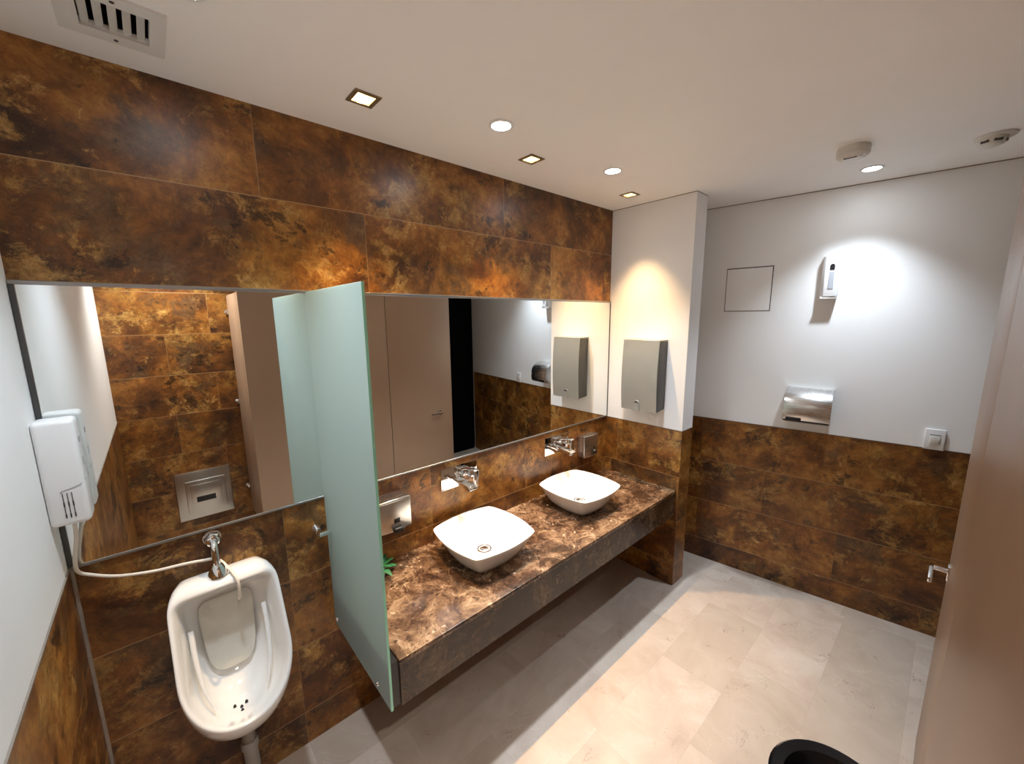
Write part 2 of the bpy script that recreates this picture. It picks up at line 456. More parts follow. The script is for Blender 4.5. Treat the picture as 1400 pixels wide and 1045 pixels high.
bm = box(B(), (XP - .002, -DP - .002, T - .003), (XP + TP + .002, 0, T))
struct('trim_2', bm, M['trim'])
bm = box(B(), (XP - .001, -DP - .001, H - .004), (XP + TP + .001, 0, H))
struct('trim_3', bm, M['caulk_gap'])  # grey strip drawn as the shadow gap around the pier top
struct('trim_4', box(B(), (.2, -.003, H - .004), (ra(-2.9), 0, H), mat=RW), M['caulk_gap'])  # same drawn shadow line where the right wall meets the ceiling
bm = B(); tube(bm, [(.003, -.003, 0), (.004, -.004, .3), (.003, -.003, .62), (.004, -.004, T)], .007, 8, 4)
struct('trim_5', bm, M['caulk_gap'])
struct('trim_6', box(B(), (.0, YF, T), (.004, -.0, T + .004)), M['caulk_gap'])
w = struct('wall_front', box(B(), (-.1, YF - .1, 0), (2.43, YF - .012, H)), M['wall'])
struct('tile_cladding', box(B(), (0, YF - .012, 0), (2.43, YF, H)), M['tile_front'], w)
bm = box(B(), (2.43, -2.75, 0), (2.47, YD - .041, H))
struct('wall_stall', bm, M['tan'])
bm = box(B(), (2.43, -2.85, 0), (3.7, -2.75, H))
struct('wall_recess', bm, M['recess_black'])
d1 = struct('added_door_1', box(B(), (2.50, -2.75, 0), (3.45, -2.715, 2.30), .003, 1), M['recess_black'])  # added leaf; with the recess wall it stands in for unlit depth
bm = B(); cyl(bm, (2.60, -2.715, 1.0), (2.60, -2.67, 1.0), .011); tube(bm, [(2.60, -2.675, 1.0), (2.66, -2.67, 1.0), (2.73, -2.67, 1.0)], .009)
struct('door_handle', bm, M['dark'], d1)

# ------------------------------------------------------------------ long wall mirror
mr = thing('wall_mirror', 'long frameless-looking wall mirror with thin metal edging above urinal and basins', 'mirror', (1.3, 0, T))
obj('mirror_glass', box(B(), (.004, -.005, T + .006), (XP - .003, -.001, MT - .004)), M['mirror'], mr)
obj('top_edging', box(B(), (.001, -.010, MT - .011), (XP - .002, -.0005, MT), .001, 1), M['edging'], mr)
bm = box(B(), (.001, -.009, T), (XP - .002, -.0005, T + .008), .001, 1)
obj('bottom_edging', bm, M['edging'], mr)
obj('side_edging', box(B(), (.001, -.010, T + .008), (.012, -.0005, MT - .011), .001, 1), M['edging_dark'], mr)

obj('side_edging', box(B(), (XP - .005, -.008, T + .008), (XP - .0015, -.0005, MT - .011)), M['edging_dark'], mr)

# ------------------------------------------------------------------ vanity counter
vc = thing('vanity_counter', 'long floating brown marble vanity counter under the two basins', 'counter', (1.7, -.27, CZ - .18))
obj('worktop', box(B(), (CX, CY, CZ - .02), (XP - .001, 0, CZ), .0015, 2), M['marble'], vc)
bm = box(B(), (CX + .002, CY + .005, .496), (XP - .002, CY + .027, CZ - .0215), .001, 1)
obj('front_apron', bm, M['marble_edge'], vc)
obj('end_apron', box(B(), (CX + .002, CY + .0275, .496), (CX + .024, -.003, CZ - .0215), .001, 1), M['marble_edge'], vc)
obj('gap_light_stop', box(B(), (.7168, CY + .012, .500), (CX + .0015, -.006, CZ - .008)), M['dark'], vc)  # added dark strip that stops lamp light leaking beside the glass

# ------------------------------------------------------------------ basins
def sq_loop(cx, cy, hx, hy, n, z, N=72, bul=0.0):
    out = []
    for i in range(N):
        a = 2 * PI * (i + .5) / N
        c, s = math.cos(a), math.sin(a)
        r = (abs(c) ** n + abs(s) ** n) ** (-1 / n)
        out.append(Vector((cx + hx * r * c, cy + hy * r * s, z)))
    return out
def arc_sq(cx, cy, h, sag, z, rc=3, n=22):
    """square of four outward arcs with softened corners; h is the half distance between corners"""
    R = (h * h + sag * sag) / (2 * sag); th = math.asin(h / R); P = []
    for k_ in range(4):
        for i in range(n):
            a = -th + 2 * th * i / n
            x, y = R * math.cos(a) - (R - sag) + h, R * math.sin(a)
            c, s_ = math.cos(k_ * PI / 2), math.sin(k_ * PI / 2)
            P.append(Vector((cx + x * c - y * s_, cy + x * s_ + y * c, z)))
    for _ in range(rc):
        P = [(P[i - 1] + 2 * P[i] + P[(i + 1) % len(P)]) / 4 if min(i % n, n - i % n) <= 3 else P[i] for i in range(len(P))]
    return P
def make_basin(cx, cy, label):
    b = thing('vessel_basin', label, 'basin', (cx, cy, CZ), 'white vessel basins on the marble counter')
    bm = B(); z0 = CZ + .0005; top = .800
    L = [(.105, .018, z0), (.113, .019, z0 + .004), (.130, .022, z0 + .028), (.146, .025, z0 + .060), (.161, .028, z0 + .094), (.1715, .030, top - .008),
         (.1735, .030, top - .002), (.172, .030, top), (.1695, .030, top), (.167, .030, top - .003), (.158, .030, top - .024), (.142, .030, top - .056), (.110, .030, top - .084), (.060, .022, top - .097), (.018, .0075, top - .100)]
    loft(bm, [arc_sq(cx, cy, h, sg, z, 5 if h < .1 else 1) for h, sg, z in L])
    obj('bowl', bm, M['ceramic'], b, sharp=60)
    bm = B()
    lathe(bm, (cx + .002, cy, top - .102), (0, 0, 1), [(0, .036), (.004, .036), (.0055, .034), (.005, .028), (.001, .027)], 40)
    dr = obj('drain', bm, M['chrome'], b)
    bm = B(); lathe(bm, (cx + .002, cy, top - .1), (0, 0, 1), [(0, .023), (.006, .023), (.009, .018), (.010, .006)], 32)
    obj('plug', bm, M['chrome'], dr)
    return b
bas = make_basin(1.328, -.258, 'white square vessel basin nearer the frosted glass screen')
dup(bas, (2.073, -.240, CZ), 'white square vessel basin nearer the white pier, farther from the glass screen')

# ------------------------------------------------------------------ wall faucets
def make_faucet(x, label):
    f = thing('wall_faucet', label, 'faucet', (x, 0, .935), 'chrome wall faucets below the mirror')
    obj('wall_plate', box(B(), (x - .113, -.010, .930), (x + .110, -.0005, 1.046), .002, 2), M['chrome'], f)
    poly = [(-.010, .975), (-.010, .998), (-.155, .986), (-.172, .979), (-.174, .970), (-.160, .962)]
    bm = prism(B(), poly, x - .056, x - .006, 'x', .002, 2)
    obj('spout', bm, M['chrome'], f)
    bm = B(); cyl(bm, (x - .031, -.148, .955), (x - .031, -.148, .966), .0125)
    obj('aerator', bm, M['chrome'], f)
    bm = B(); box(bm, (x - .014, -.060, 1.000), (x + .036, -.010, 1.034), .004, 3)
    obj('valve_body', bm, M['chrome'], f)
    bm = B(); box(bm, (x + .004, -.108, 1.004), (x + .046, -.055, 1.037), .004, 2)
    poly = [(-.108, 1.037), (-.115, 1.032), (-.113, .950), (-.105, .946), (-.103, .955), (-.104, 1.026)]
    prism(bm, poly, x + .018, x + .046, 'x', .002, 2)
    obj('lever', bm, M['chrome'], f)
    return f
fa = make_faucet(1.370, 'chrome wall faucet above the basin nearer the frosted glass screen')
dup(fa, (2.125, 0, .935), 'chrome wall faucet above the basin nearer the pier, beside small soap dispenser')

# ------------------------------------------------------------------ soap dispensers
def soap(name, x0, x1, d, z0, z1, label, m):
    s = thing(name, label, 'soap dispenser', ((x0 + x1) / 2, 0, z0), None)
    obj('back_shell', box(B(), (x0 + .002, -d * .52, z0 + .003), (x1 - .002, -.0005, z1 - .002), .004, 2), M['steel'], s)
    n = 12
    poly = [(x0 + .0, -d * .52)]
    for i in range(n + 1):
        t = i / n; poly.append((x0 + (x1 - x0) * t, -d * (.86 + .14 * math.sin(PI * t))))
    poly.append((x1, -d * .52))
    bm = prism(B(), poly, z0, z1, 'z', .003, 2)
    obj('front_cover', bm, m, s)
    return s
def near_parts(s, xc, d, zw, zb):
    obj('level_window', box(B(), (xc - .015, -d - .001, zw - .011), (xc + .015, -d + .010, zw + .011), .003, 2), M['dark'], s)
    bm = box(B(), (xc - .022, -d - .022, zb - .016), (xc + .022, -d + .012, zb + .008), .005, 3)
    obj('push_button', bm, M['dark'], s)
s = soap('soap_dispenser', .865, 1.048, .100, .866, 1.004, 'wide steel soap dispenser right beside the frosted glass, above small green plant', M['satin_plate'])
near_parts(s, .972, .100, .915, .882)
obj('lid', box(B(), (.869, -.090, 1.0045), (1.044, -.004, 1.010), .002, 1), M['nickel'], s)
s = soap('soap_dispenser', 2.345, 2.498, .070, .848, .998, 'small steel soap dispenser in the corner by the pier, right of the far faucet', M['steel'])
bm = B(); lathe(bm, (2.440, -.068, .884), (0, -1, 0), [(0, .012), (.010, .012), (.016, .009), (.018, .003)], 20)
obj('push_button', bm, M['dark'], s)
obj('level_window', box(B(), (2.432, -.0705, .900), (2.448, -.062, .918), .002, 1), M['dark'], s)

# ------------------------------------------------------------------ little plant behind the glass
pl = thing('potted_plant', 'small potted plant with pointed green leaves half hidden behind frosted glass', 'plant', (.885, -.080, CZ))
bm = B(); lathe(bm, (.880, -.080, CZ + .0005), (0, 0, 1), [(0, .026), (.045, .036), (.048, .036), (.048, .031), (.040, .030)], 28)
obj('pot', bm, M['ceramic'], pl)
bm = B()
for k in range(18):
    a = k * 2.4; el = .15 + .9 * ((k * 37) % 18) / 18
    L = .055 + .018 * ((k * 7) % 5) / 5; d = Vector((math.cos(a) * math.cos(el), math.sin(a) * math.cos(el), math.sin(el)))
    o = Vector((.887, -.080, CZ + .040)); sd = d.cross(Vector((0, 0, 1))).normalized()
    if o.y + d.y * L > -.012: L *= .55
    u = sd.cross(d)
    pts = [(0, .001), (.3, .010), (.55, .013), (.8, .008), (1.0, .0005)]
    loops = []
    for t, wd in pts:
        c = o + d * (L * t * 1.25) + Vector((0, 0, -.03 * t * t)) + Vector((.012 * t, 0, 0))
        loops.append([c + sd * wd, c + u * .0012 - Vector((0, 0, .001)), c - sd * wd, c - u * .0012])
    loft(bm, loops)
obj('leaves', bm, M['leaf'], pl)

# ------------------------------------------------------------------ frosted glass screen
gp = thing('glass_screen', 'frosted green glass privacy screen between urinal and marble counter', 'screen', (.715, -.27, .50))
g0 = obj('glass_panel', box(B(), (.708, -.5442, .5005), (.716, -.004, 1.895), .0006, 1), M['glass'], gp)
g0['label'] = 'frosted green glass'
bm = box(B(), (.7078, -.5452, .5005), (.7162, -.5443, 1.895)); 
obj('polished_edge', bm, M['edge'], gp)['label'] = 'bright green polished edge'
bm = B(); lathe(bm, (.668, -.0005, .951), (0, -1, 0), [(0, .021), (.003, .021), (.010, .016), (.030, .011), (.032, .010)], 28)
cyl(bm, (.668, -.030, .951), (.668, -.060, .951), .009)
lathe(bm, (.660, -.062, .951), (1, 0, 0), [(0, .006), (.003, .010), (.042, .010), (.048, .008)], 24)
obj('wall_bracket', bm, M['chrome'], gp)
for y in (-.040, -.449):
    bm = B(); lathe(bm, (.7075, y, .539), (-1, 0, 0), [(0, .0085), (.004, .0085), (.008, .006), (.009, .002)], 20)
    obj('standoff_bolt', bm, M['chrome'], gp)

# ------------------------------------------------------------------ urinal
UX = .345
ur = thing('urinal', 'white ceramic wall urinal in the corner beside the frosted glass screen', 'urinal', (UX, 0, .40))
def u_loop(hw, zt, zb, yt, yb, nt=5.0, nb=2.15, N=72, pw=1.0):
    out = []; zc = (zt * .46 + zb * .54)
    for i in range(N):
        a = 2 * PI * i / N; c, s_ = math.cos(a), math.sin(a)
        n = nt if s_ >= 0 else nb
        x = UX + hw * math.copysign(abs(c) ** (2 / n), c) * (1.0 - (.06 if s_ > 0 else 0.0) * max(0, s_) ** 3)
        z = zc + math.copysign(abs(s_) ** (2 / n), s_) * ((zt - zc) if s_ >= 0 else (zc - zb))
        t = (zt - z) / (zt - zb)
        out.append(Vector((x, yt + (yb - yt) * t ** pw, z)))
    return out
loops = [u_loop(.112, .925, .395, -.001, -.001, 12), u_loop(.132, .940, .405, -.028, -.050, 12), u_loop(.145, .943, .435, -.068, -.170, 12),
         u_loop(.150, .940, .475, -.094, -.270, 12), u_loop(.152, .934, .520, -.108, -.325, 12), u_loop(.152, .929, .560, -.113, -.349, 12),
         u_loop(.1505, .925, .574, -.117, -.353, 12), u_loop(.147, .920, .580, -.120, -.352, 12), u_loop(.1425, .916, .582, -.120, -.346, 12),
         u_loop(.138, .911, .578, -.115, -.336, 11, 2.2), u_loop(.128, .900, .552, -.098, -.300, 11, 2.3), u_loop(.115, .884, .530, -.072, -.248, 11, 2.5, pw=1.5),
         u_loop(.102, .868, .522, -.052, -.190, 7, 2.6, pw=2.2), u_loop(.082, .840, .535, -.044, -.130, 6, 2.6, pw=3.0), u_loop(.05, .79, .58, -.042, -.075, 4, 2.4, pw=3), u_loop(.02, .73, .66, -.041, -.045, 3, 2)]
bm = B(); loft(bm, loops)
obj('ceramic_body', bm, M['ceramic'], ur, sharp=70)
# recessed greyish back panel of the bowl
bm = B(); N = 40
def pan(hw, zt, zb, y0, y1):
    out = []; zc = (zt + zb) / 2; hz = (zt - zb) / 2
    for i in range(N):
        a = 2 * PI * i / N; c, s_ = math.cos(a), math.sin(a); n = 6 if s_ > 0 else 3.6
        z = zc + hz * math.copysign(abs(s_) ** (2 / n), s_)
        wx = hw * (1 - .16 * (zt - z) / (zt - zb))
        t = (zt - z) / (zt - zb)
        out.append(Vector((UX + wx * math.copysign(abs(c) ** (2 / n), c), y0 + (y1 - y0) * t * t, z)))
    return out
loft(bm, [pan(.082, .850, .595, -.046, -.078), pan(.082, .850, .595, -.058, -.094), pan(.078, .846, .599, -.062, -.099), pan(.040, .77, .66, -.065, -.082)])
obj('splash_panel', bm, M['ceramic_worn'], ur)['label'] = 'grey-beige back of the bowl'
for sx in (-1, 1):
    bm = B(); tube(bm, [(UX + sx * .103, -.096, .790), (UX + sx * .101, -.140, .715), (UX + sx * .092, -.190, .640), (UX + sx * .072, -.225, .575)],
         lambda t: .0085 - .004 * t, 12, 6)
    obj('bowl_rib', bm, M['ceramic'], ur)
for px, py in ((-.023, -.200), (.009, -.205), (-.006, -.216), (-.006, -.232)):
    bm = B(); t = bmesh.new()
    bmesh.ops.create_uvsphere(t, u_segments=16, v_segments=8, radius=1)
    merge(bm, t, Matrix.Translation((UX + px, py, .5265 + .0)) @ Matrix.Diagonal((.0048, .0032, .010, 1)))
    obj('drain_hole', bm, M['dark'], ur)

fp = thing('flush_pipe', 'chrome bent flush pipe from the wall into the urinal top', 'pipe', (.335, 0, 1.045))
bm = B(); lathe(bm, (.335, -.0005, 1.048), (0, -1, 0), [(0, .0275), (.003, .0275), (.006, .0265)], 32)
obj('wall_flange', bm, M['nickel'], fp)
bm = B(); lathe(bm, (.335, -.006, 1.048), (0, -1, 0), [(0, .0235), (.024, .0235), (.028, .020)], 6)
lathe(bm, (.335, -.030, 1.048), (0, -1, 0), [(0, .019), (.010, .019), (.014, .013)], 24)
obj('coupling_nut', bm, M['chrome'], fp)
bm = B(); tube(bm, [(.335, -.040, 1.048), (.335, -.060, 1.045), (.335, -.071, 1.030), (.335, -.074, 1.000), (.335, -.074, .955)], .0108, 18)
obj('pipe', bm, M['chrome'], fp)
bm = B(); lathe(bm, (.335, -.074, .9425), (0, 0, 1), [(0, .031), (.006, .030), (.034, .016), (.038, .0125)], 30)
obj('spud_cone', bm, M['chrome'], fp)

wp = thing('waste_pipe', 'grey waste pipe below the urinal', 'pipe', (UX + .005, -.09, 0))
bm = B(); cyl(bm, (UX + .005, -.10, .400), (UX + .008, -.10, .27), .021); 
obj('tailpiece', bm, M['pvc'], wp)
bm = B(); lathe(bm, (UX + .008, -.10, .285), (0, 0, -1), [(0, .026), (.014, .028), (.030, .028), (.034, .024)], 24)
obj('slip_nut', bm, M['pvc'], wp)
bm = B(); tube(bm, [(UX + .008, -.10, .26), (UX + .010, -.10, .16), (UX + .010, -.09, .09), (UX + .010, -.055, .055), (UX + .010, -.0015, .05)], .023, 18)
obj('trap_pipe', bm, M['pvc'], wp)

# ------------------------------------------------------------------ white dosing dispenser on the left wall and its hose
dd = thing('sanitizer_dispenser', 'white plastic sanitiser dispenser box on the left wall beside the mirror', 'dispenser', (0, -.07, 1.24))
bm = box(B(), (.0005, -.105, 1.245), (.079, -.028, 1.536), .012, 4)
obj('housing', bm, M['plastic'], dd)
bm = B(); pts = [(.034, -.1055, 1.345), (.052, -.1055, 1.349), (.070, -.1055, 1.356)]
for a, b in zip(pts[:-1], pts[1:]): cyl(bm, a, b, .0011, seg=8)
cyl(bm, pts[2], (.0793, -.092, 1.366), .0011, seg=8); cyl(bm, (.0793, -.092, 1.366), (.0793, -.040, 1.366), .0011, seg=8)
cyl(bm, pts[0], (.0305, -.1055, 1.339), .0011, seg=8)
obj('cover_seam', bm, M['label'], dd)
for i in range(3):
    x = .0335 + i * .0085
    bm = box(B(), (x - .0008, -.1062, 1.268), (x + .0008, -.104, 1.338)); box(bm, (x - .0014, -.1063, 1.300), (x + .0014, -.104, 1.313)); box(bm, (x - .0014, -.1063, 1.268), (x + .0014, -.104, 1.279))
    obj('vent_slot', bm, M['gap'], dd)
for z0, z1 in ((1.466, 1.482), (1.400, 1.424)):
    bm = B()
    for j in range(4):
        zz = z0 + (z1 - z0) * (j + .2) / 4
        box(bm, (.0785, -.082, zz), (.0796, -.058, zz + .0022))
    obj('printed_label', bm, M['label'], dd)
bm = B(); tube(bm, [(.040, -.066, 1.246), (.036, -.062, 1.19), (.024, -.048, 1.125), (.022, -.036, 1.080), (.045, -.030, 1.055), (.100, -.030, 1.025),
                (.180, -.030, 1.004), (.250, -.034, .998), (.300, -.036, .990), (.340, -.036, .978), (.366, -.088, .953), (.380, -.128, .925), (.381, -.128, .872), (.379, -.118, .852)], .0048, 12, 8)
tag(obj('dosing_hose', bm, M['hose'], origin=(.04, -.06, 1.24)), 'thin cream hose running from the white dispenser into the urinal', 'hose')

# ------------------------------------------------------------------ paper towel dispenser on the pier
td = thing('towel_dispenser', 'tall grey paper towel dispenser mounted on the white pier', 'towel dispenser', (XP, -.31, 1.187))
A0, A1, Z0, Z1 = .188, .440, 1.188, 1.648
def bow(t): return .104 + .015 * math.sin(PI * (t * .9 + .08))
prof = [(-.0005, Z1 - .008)] + [(-bow(1 - t) + .006, Z1 - .004 - (Z1 - Z0 - .006) * t) for t in [i / 16 for i in range(17)]] + [(-.0005, Z0 + .012)]
obj('back_body', prism(B(), prof, A0 + .004, A1 - .001, 'x', .004, 2, PF), M['satin_side'], td)
n = 20
outer = [(-bow(1 - i / n), Z1 - (Z1 - Z0) * i / n) for i in range(n + 1)]
inner = [(p[0] + .006, p[1]) for p in outer[::-1]]
bm = prism(B(), outer + inner, A0, A1, 'x', .0015, 1, PF)
obj('front_cover', bm, M['satin'], td)
bm = prism(B(), [(-bow(1), Z1), (-.001, Z1 + .002), (-.001, Z1 - .008), (-bow(1), Z1 - .006)], A0, A1, 'x', .001, 1, PF)
obj('top_cap', bm, M['satin'], td)
ac = .305
arch = [(ac - .019, Z0 + .001), (ac + .019, Z0 + .001), (ac + .019, Z0 + .050)] + [(ac + .019 * math.cos(a), Z0 + .050 + .019 * math.sin(a)) for a in [PI * i / 12 for i in range(1, 12)]] + [(ac - .019, Z0 + .050)]
bm = prism(B(), arch, -.1165, -.095, 'y', .001, 1, PF)
obj('lock_tab', bm, M['satin'], td)
bm = B(); hd = [(ac + .015 * math.cos(a), Z0 + .052 + .013 * math.sin(a)) for a in [PI * i / 12 for i in range(13)]]
prism(bm, hd, -.1195, -.10, 'y', 0, 1, PF); obj('lock', bm, M['satin_side'], td)

# ------------------------------------------------------------------ right wall fittings
ap = thing('access_panel', 'square white access panel with dark gap around it on the right wall', 'panel', RW @ Vector((ra(-.70), 0, 1.823)))
a0, a1 = ra(-.578), ra(-.838)
bm = B()
for q in [((a0, 1.822), (a0 + .0035, 2.101)), ((a1 - .005, 1.822), (a1, 2.101)), ((a0, 1.822), (a1, 1.826)), ((a0, 2.095), (a1, 2.101))]:
    box(bm, (q[0][0], -.0012, q[0][1]), (q[1][0], .001, q[1][1]), mat=RW)
obj('frame_gap', bm, M['gap'], ap)
obj('cover', box(B(), (a0 + .0035, -.0025, 1.826), (a1 - .005, .001, 2.095), .0008, 1, RW), M['wall'], ap)

fr = thing('air_freshener', 'white air freshener box high on the right wall casting long shadow', 'air freshener', RW @ Vector((ra(-1.12), 0, 1.89)))
f0, f1 = ra(-1.078), ra(-1.160)
poly = [(f0, -.001), (f0 + .002, -.040), (f0 + .016, -.058), (f1 - .004, -.060), (f1, -.048), (f1, -.001)]
obj('housing', prism(B(), poly, 1.895, 2.126, 'z', .005, 3, RW), M['plastic'], fr)
fc = (f0 + f1) / 2 + .006
obj('bottom_tray', box(B(), (f0 + .004, -.056, 1.885), (f1 - .004, -.002, 1.8955), .002, 1, RW), M['plastic'], fr)
obj('level_window', box(B(), (fc - .012, -.0615, 1.940), (fc + .012, -.055, 2.036), .001, 1, RW), M['grey_win'], fr)
slot2 = [(fc - .011, 2.046), (fc + .011, 2.046), (fc + .011, 2.068)] + [(fc + .011 * math.cos(a), 2.068 + .011 * math.sin(a)) for a in [PI * i / 10 for i in range(1, 10)]] + [(fc - .011, 2.068)]
obj('spray_opening', prism(B(), slot2, -.0612, -.055, 'y', 0, 1, RW), M['dark'], fr)

hd_ = thing('hand_dryer', 'shiny stainless hand dryer with rounded top on the right wall', 'hand dryer', RW @ Vector((ra(-1.09), 0, 1.13)))
h0, h1 = ra(-.972), ra(-1.200)
prof = [(-.0005, 1.352)]
for i in range(13):
    a = PI / 2 * (1 - i / 12); prof.append((-.030 - .125 * math.cos(a), 1.250 + .102 * math.sin(a)))
prof += [(-.157, 1.205), (-.154, 1.178), (-.146, 1.166), (-.136, 1.160), (-.0005, 1.128)]
obj('cover', prism(B(), prof, h0, h1, 'x', .002, 2, RW), M['dryer'], hd_, sharp=30)
bm = box(B(), (h0 + .018, -.160, 1.170), (h0 + .094, -.140, 1.187), .003, 2, RW)
obj('sensor_window', bm, M['dark'], hd_)
bm = prism(B(), [(-.150, 1.164), (-.150, 1.170), (-.020, 1.138), (-.020, 1.130)], h0 + .006, h1 - .006, 'x', 0, 1, RW)
obj('air_outlet', bm, M['dark'], hd_)

sw = thing('light_switch', 'white light switch on the right wall at the top of the tiles', 'switch', RW @ Vector((ra(-1.637), 0, 1.073)))
s0, s1 = ra(-1.597), ra(-1.675)
obj('plate', box(B(), (s0, -.014, 1.074), (s1, -.0045, 1.187), .004, 3, RW), M['plastic'], sw)
obj('rocker', box(B(), (s0 + .020, -.018, 1.106), (s1 - .020, -.010, 1.150), .002, 2, RW), M['plastic_old'], sw)
obj('indicator_strip', box(B(), (s0 + .019, -.0155, 1.152), (s1 - .019, -.010, 1.159), .001, 1, RW), M['label'], sw)

# ------------------------------------------------------------------ cubicle front (right edge of the photo and in the mirror)
cd = thing('cubicle_door', 'tan laminate cubicle door with lever handle at the right edge', 'door', (2.14, YD, 0))
obj('door_leaf', box(B(), (1.812, YD - .040, .012), (2.4705, YD, 2.46), .002, 2), M['tan'], cd)
bm = B(); box(bm, (2.296, YD - .0005, .838), (2.336, YD + .008, .892), .002, 2)
hb = obj('lever_handle', bm, M['chrome'], cd)
bm = B(); cyl(bm, (2.316, YD + .006, .868), (2.316, YD + .050, .868), .008)
box(bm, (2.200, YD + .042, .858), (2.326, YD + .054, .878), .003, 2)
obj('lever', bm, M['chrome'], hb)
cp = thing('cubicle_panel', 'wide plain tan laminate cubicle front panel left of the door, seen in mirror', 'partition', (1.26, YD, 0))
obj('panel', box(B(), (.735, YD - .040, .012), (1.807, YD, 2.46), .002, 2), M['tan'], cp)
sp_ = thing('cubicle_partition', 'tan side partition held to the tiled wall by three chrome brackets, seen in mirror', 'partition', (.755, -2.0, .20))
obj('panel', box(B(), (.735, -2.262, .200), (.765, YD - .041, 1.990), .002, 2), M['tan'], sp_)
for z in (1.862, 1.142, .410):
    bm = B(); box(bm, (.722, -2.3165, z - .020), (.734, -2.235, z + .020), .003, 2)
    lathe(bm, (.722, -2.262, z), (-1, 0, 0), [(0, .014), (.010, .014), (.015, .009), (.016, .003)], 18)
    obj('wall_bracket', bm, M['chrome'], sp_)

fl = thing('flush_plate', 'square steel sensor flush plate on brown tiles, seen low in the mirror', 'flush plate', (.437, YF, .211))
def fx(x): return -x        # FW local x runs to world -x
bm = B(); box(bm, (fx(.613), -.012, .212), (fx(.257), -.0005, .607), .004, 2, FW)
obj('outer_frame', bm, M['satin_plate'], fl)
obj('raised_frame', box(B(), (fx(.575), -.026, .264), (fx(.315), -.0125, .532), .006, 2, FW), M['satin_plate'], fl)
ip = obj('cover', box(B(), (fx(.545), -.031, .292), (fx(.345), -.0265, .500), .002, 2, FW), M['satin_plate'], fl)
obj('sensor_window', box(B(), (fx(.500), -.0325, .352), (fx(.376), -.030, .397), .001, 1, FW), M['dark'], ip)

# ------------------------------------------------------------------ waste bin
wb = thing('waste_bin', 'round black waste bin standing before the tan cubicle door', 'bin', (1.345, -1.598, 0))
c = (1.345, -1.596, 0); R = .138
bm = B(); lathe(bm, c, (0, 0, 1), [(.001, .098), (.010, .104), (.62, R - .008), (.62, R - .014), (.020, .096)], 48, caps=(True, True))
obj('bucket', bm, M['gloss_black'], wb)
bm = B(); lathe(bm, c, (0, 0, 1), [(.615, R - .007), (.640, R + .001), (.655, R + .001), (.663, R - .006), (.658, R - .030), (.630, R - .045), (.625, R - .043), (.640, R - .020)], 48, caps=(False, False))
obj('rim', bm, M['gloss_black'], wb)

# ------------------------------------------------------------------ ceiling fittings
cv = thing('ceiling_vent', 'white ceiling air vent with slanted louvres above the urinal', 'vent', (.284, -.228, H))
bm = B()
for q in [((.184, -.327), (VX0, -.126)), ((VX1, -.327), (.378, -.126)), ((VX0, -.327), (VX1, VY0)), ((VX0, VY1), (VX1, -.126))]:
    box(bm, (q[0][0], q[0][1], H - .006), (q[1][0], q[1][1], H - .0003))
obj('frame', bm, M['vent'], cv)
bm = B(); box(bm, (VX0 - .004, VY0 - .004, H + .055), (VX1 + .004, VY1 + .004, H + .060))
for q in [((VX0 - .004, VY0 - .004), (VX0, VY1 + .004)), ((VX1, VY0 - .004), (VX1 + .004, VY1 + .004)), ((VX0, VY0 - .004), (VX1, VY0)), ((VX0, VY1), (VX1, VY1 + .004))]:
    box(bm, (q[0][0], q[0][1], H + .0125), (q[1][0], q[1][1], H + .056))
obj('duct', bm, M['void'], cv)
pitch = (VX1 - VX0) / 5
for i in range(5):
    x = VX0 + pitch * (i + .42)
    mt = Matrix.Translation((x, (VY0 + VY1) / 2, H + .004)) @ Matrix.Rotation(math.radians(-18), 4, 'Y')
    bm = box(B(), (-.0082, -(VY1 - VY0) / 2 + .001, -.0012), (.0082, (VY1 - VY0) / 2 - .001, .0022), .0014, 1, mt)
    obj('louvre', bm, M['louver'], cv)
for y in (-.144, -.309):
    bm = B(); lathe(bm, (.284, y, H - .0055), (0, 0, -1), [(0, .0048), (.0015, .0045), (.0025, .002)], 16)
    obj('screw', bm, M['gap'], cv)

def make_square(x, y, label):
    q = thing('square_downlight', label, 'downlight', (x, y, H), 'square gold downlights along the tiled wall')
    bm = B(); o_, i_ = .043, .0295
    for a in ((( -o_, -o_), (-i_, o_)), ((i_, -o_), (o_, o_)), ((-i_, -o_), (i_, -i_)), ((-i_, i_), (i_, o_))):
        box(bm, (x + a[0][0], y + a[0][1], H - .004), (x + a[1][0], y + a[1][1], H - .0003))
    obj('frame', bm, M['bronze'], q)
    t = bmesh.new(); bm = B(); lp = []
    for h_, z in ((.0292, H - .002), (.027, H + .020), (.020, H + .055), (.020, H + .056), (.0285, H + .021), (.0297, H + .001)):
        lp.append([(x - h_, y - h_, z), (x + h_, y - h_, z), (x + h_, y + h_, z), (x - h_, y + h_, z)])
    loft(bm, lp, False, False); t.free()
    obj('reflector', bm, M['gold'], q)
    bm = B(); lathe(bm, (x, y, H + .055), (0, 0, -1), [(0, .017), (.004, .0175), (.010, .014), (.013, .006)], 24)
    bl = obj('bulb', bm, M['bulb'], q)
    bm = B(); lathe(bm, (x, y, H + .055), (0, 0, -1), [(0, .0195), (.012, .0182), (.012, .0172), (.002, .0187)], 24, caps=(False, False))
    obj('lamp_collar', bm, M['dark'], q)
    return q
sq = make_square(*SQ[0], 'square gold-framed ceiling downlight nearest the air vent')
dup(sq, (*SQ[1], H), 'square gold-framed ceiling downlight between the two round lamps, middle of three')
dup(sq, (*SQ[2], H), 'square gold-framed ceiling downlight nearest the white pier')

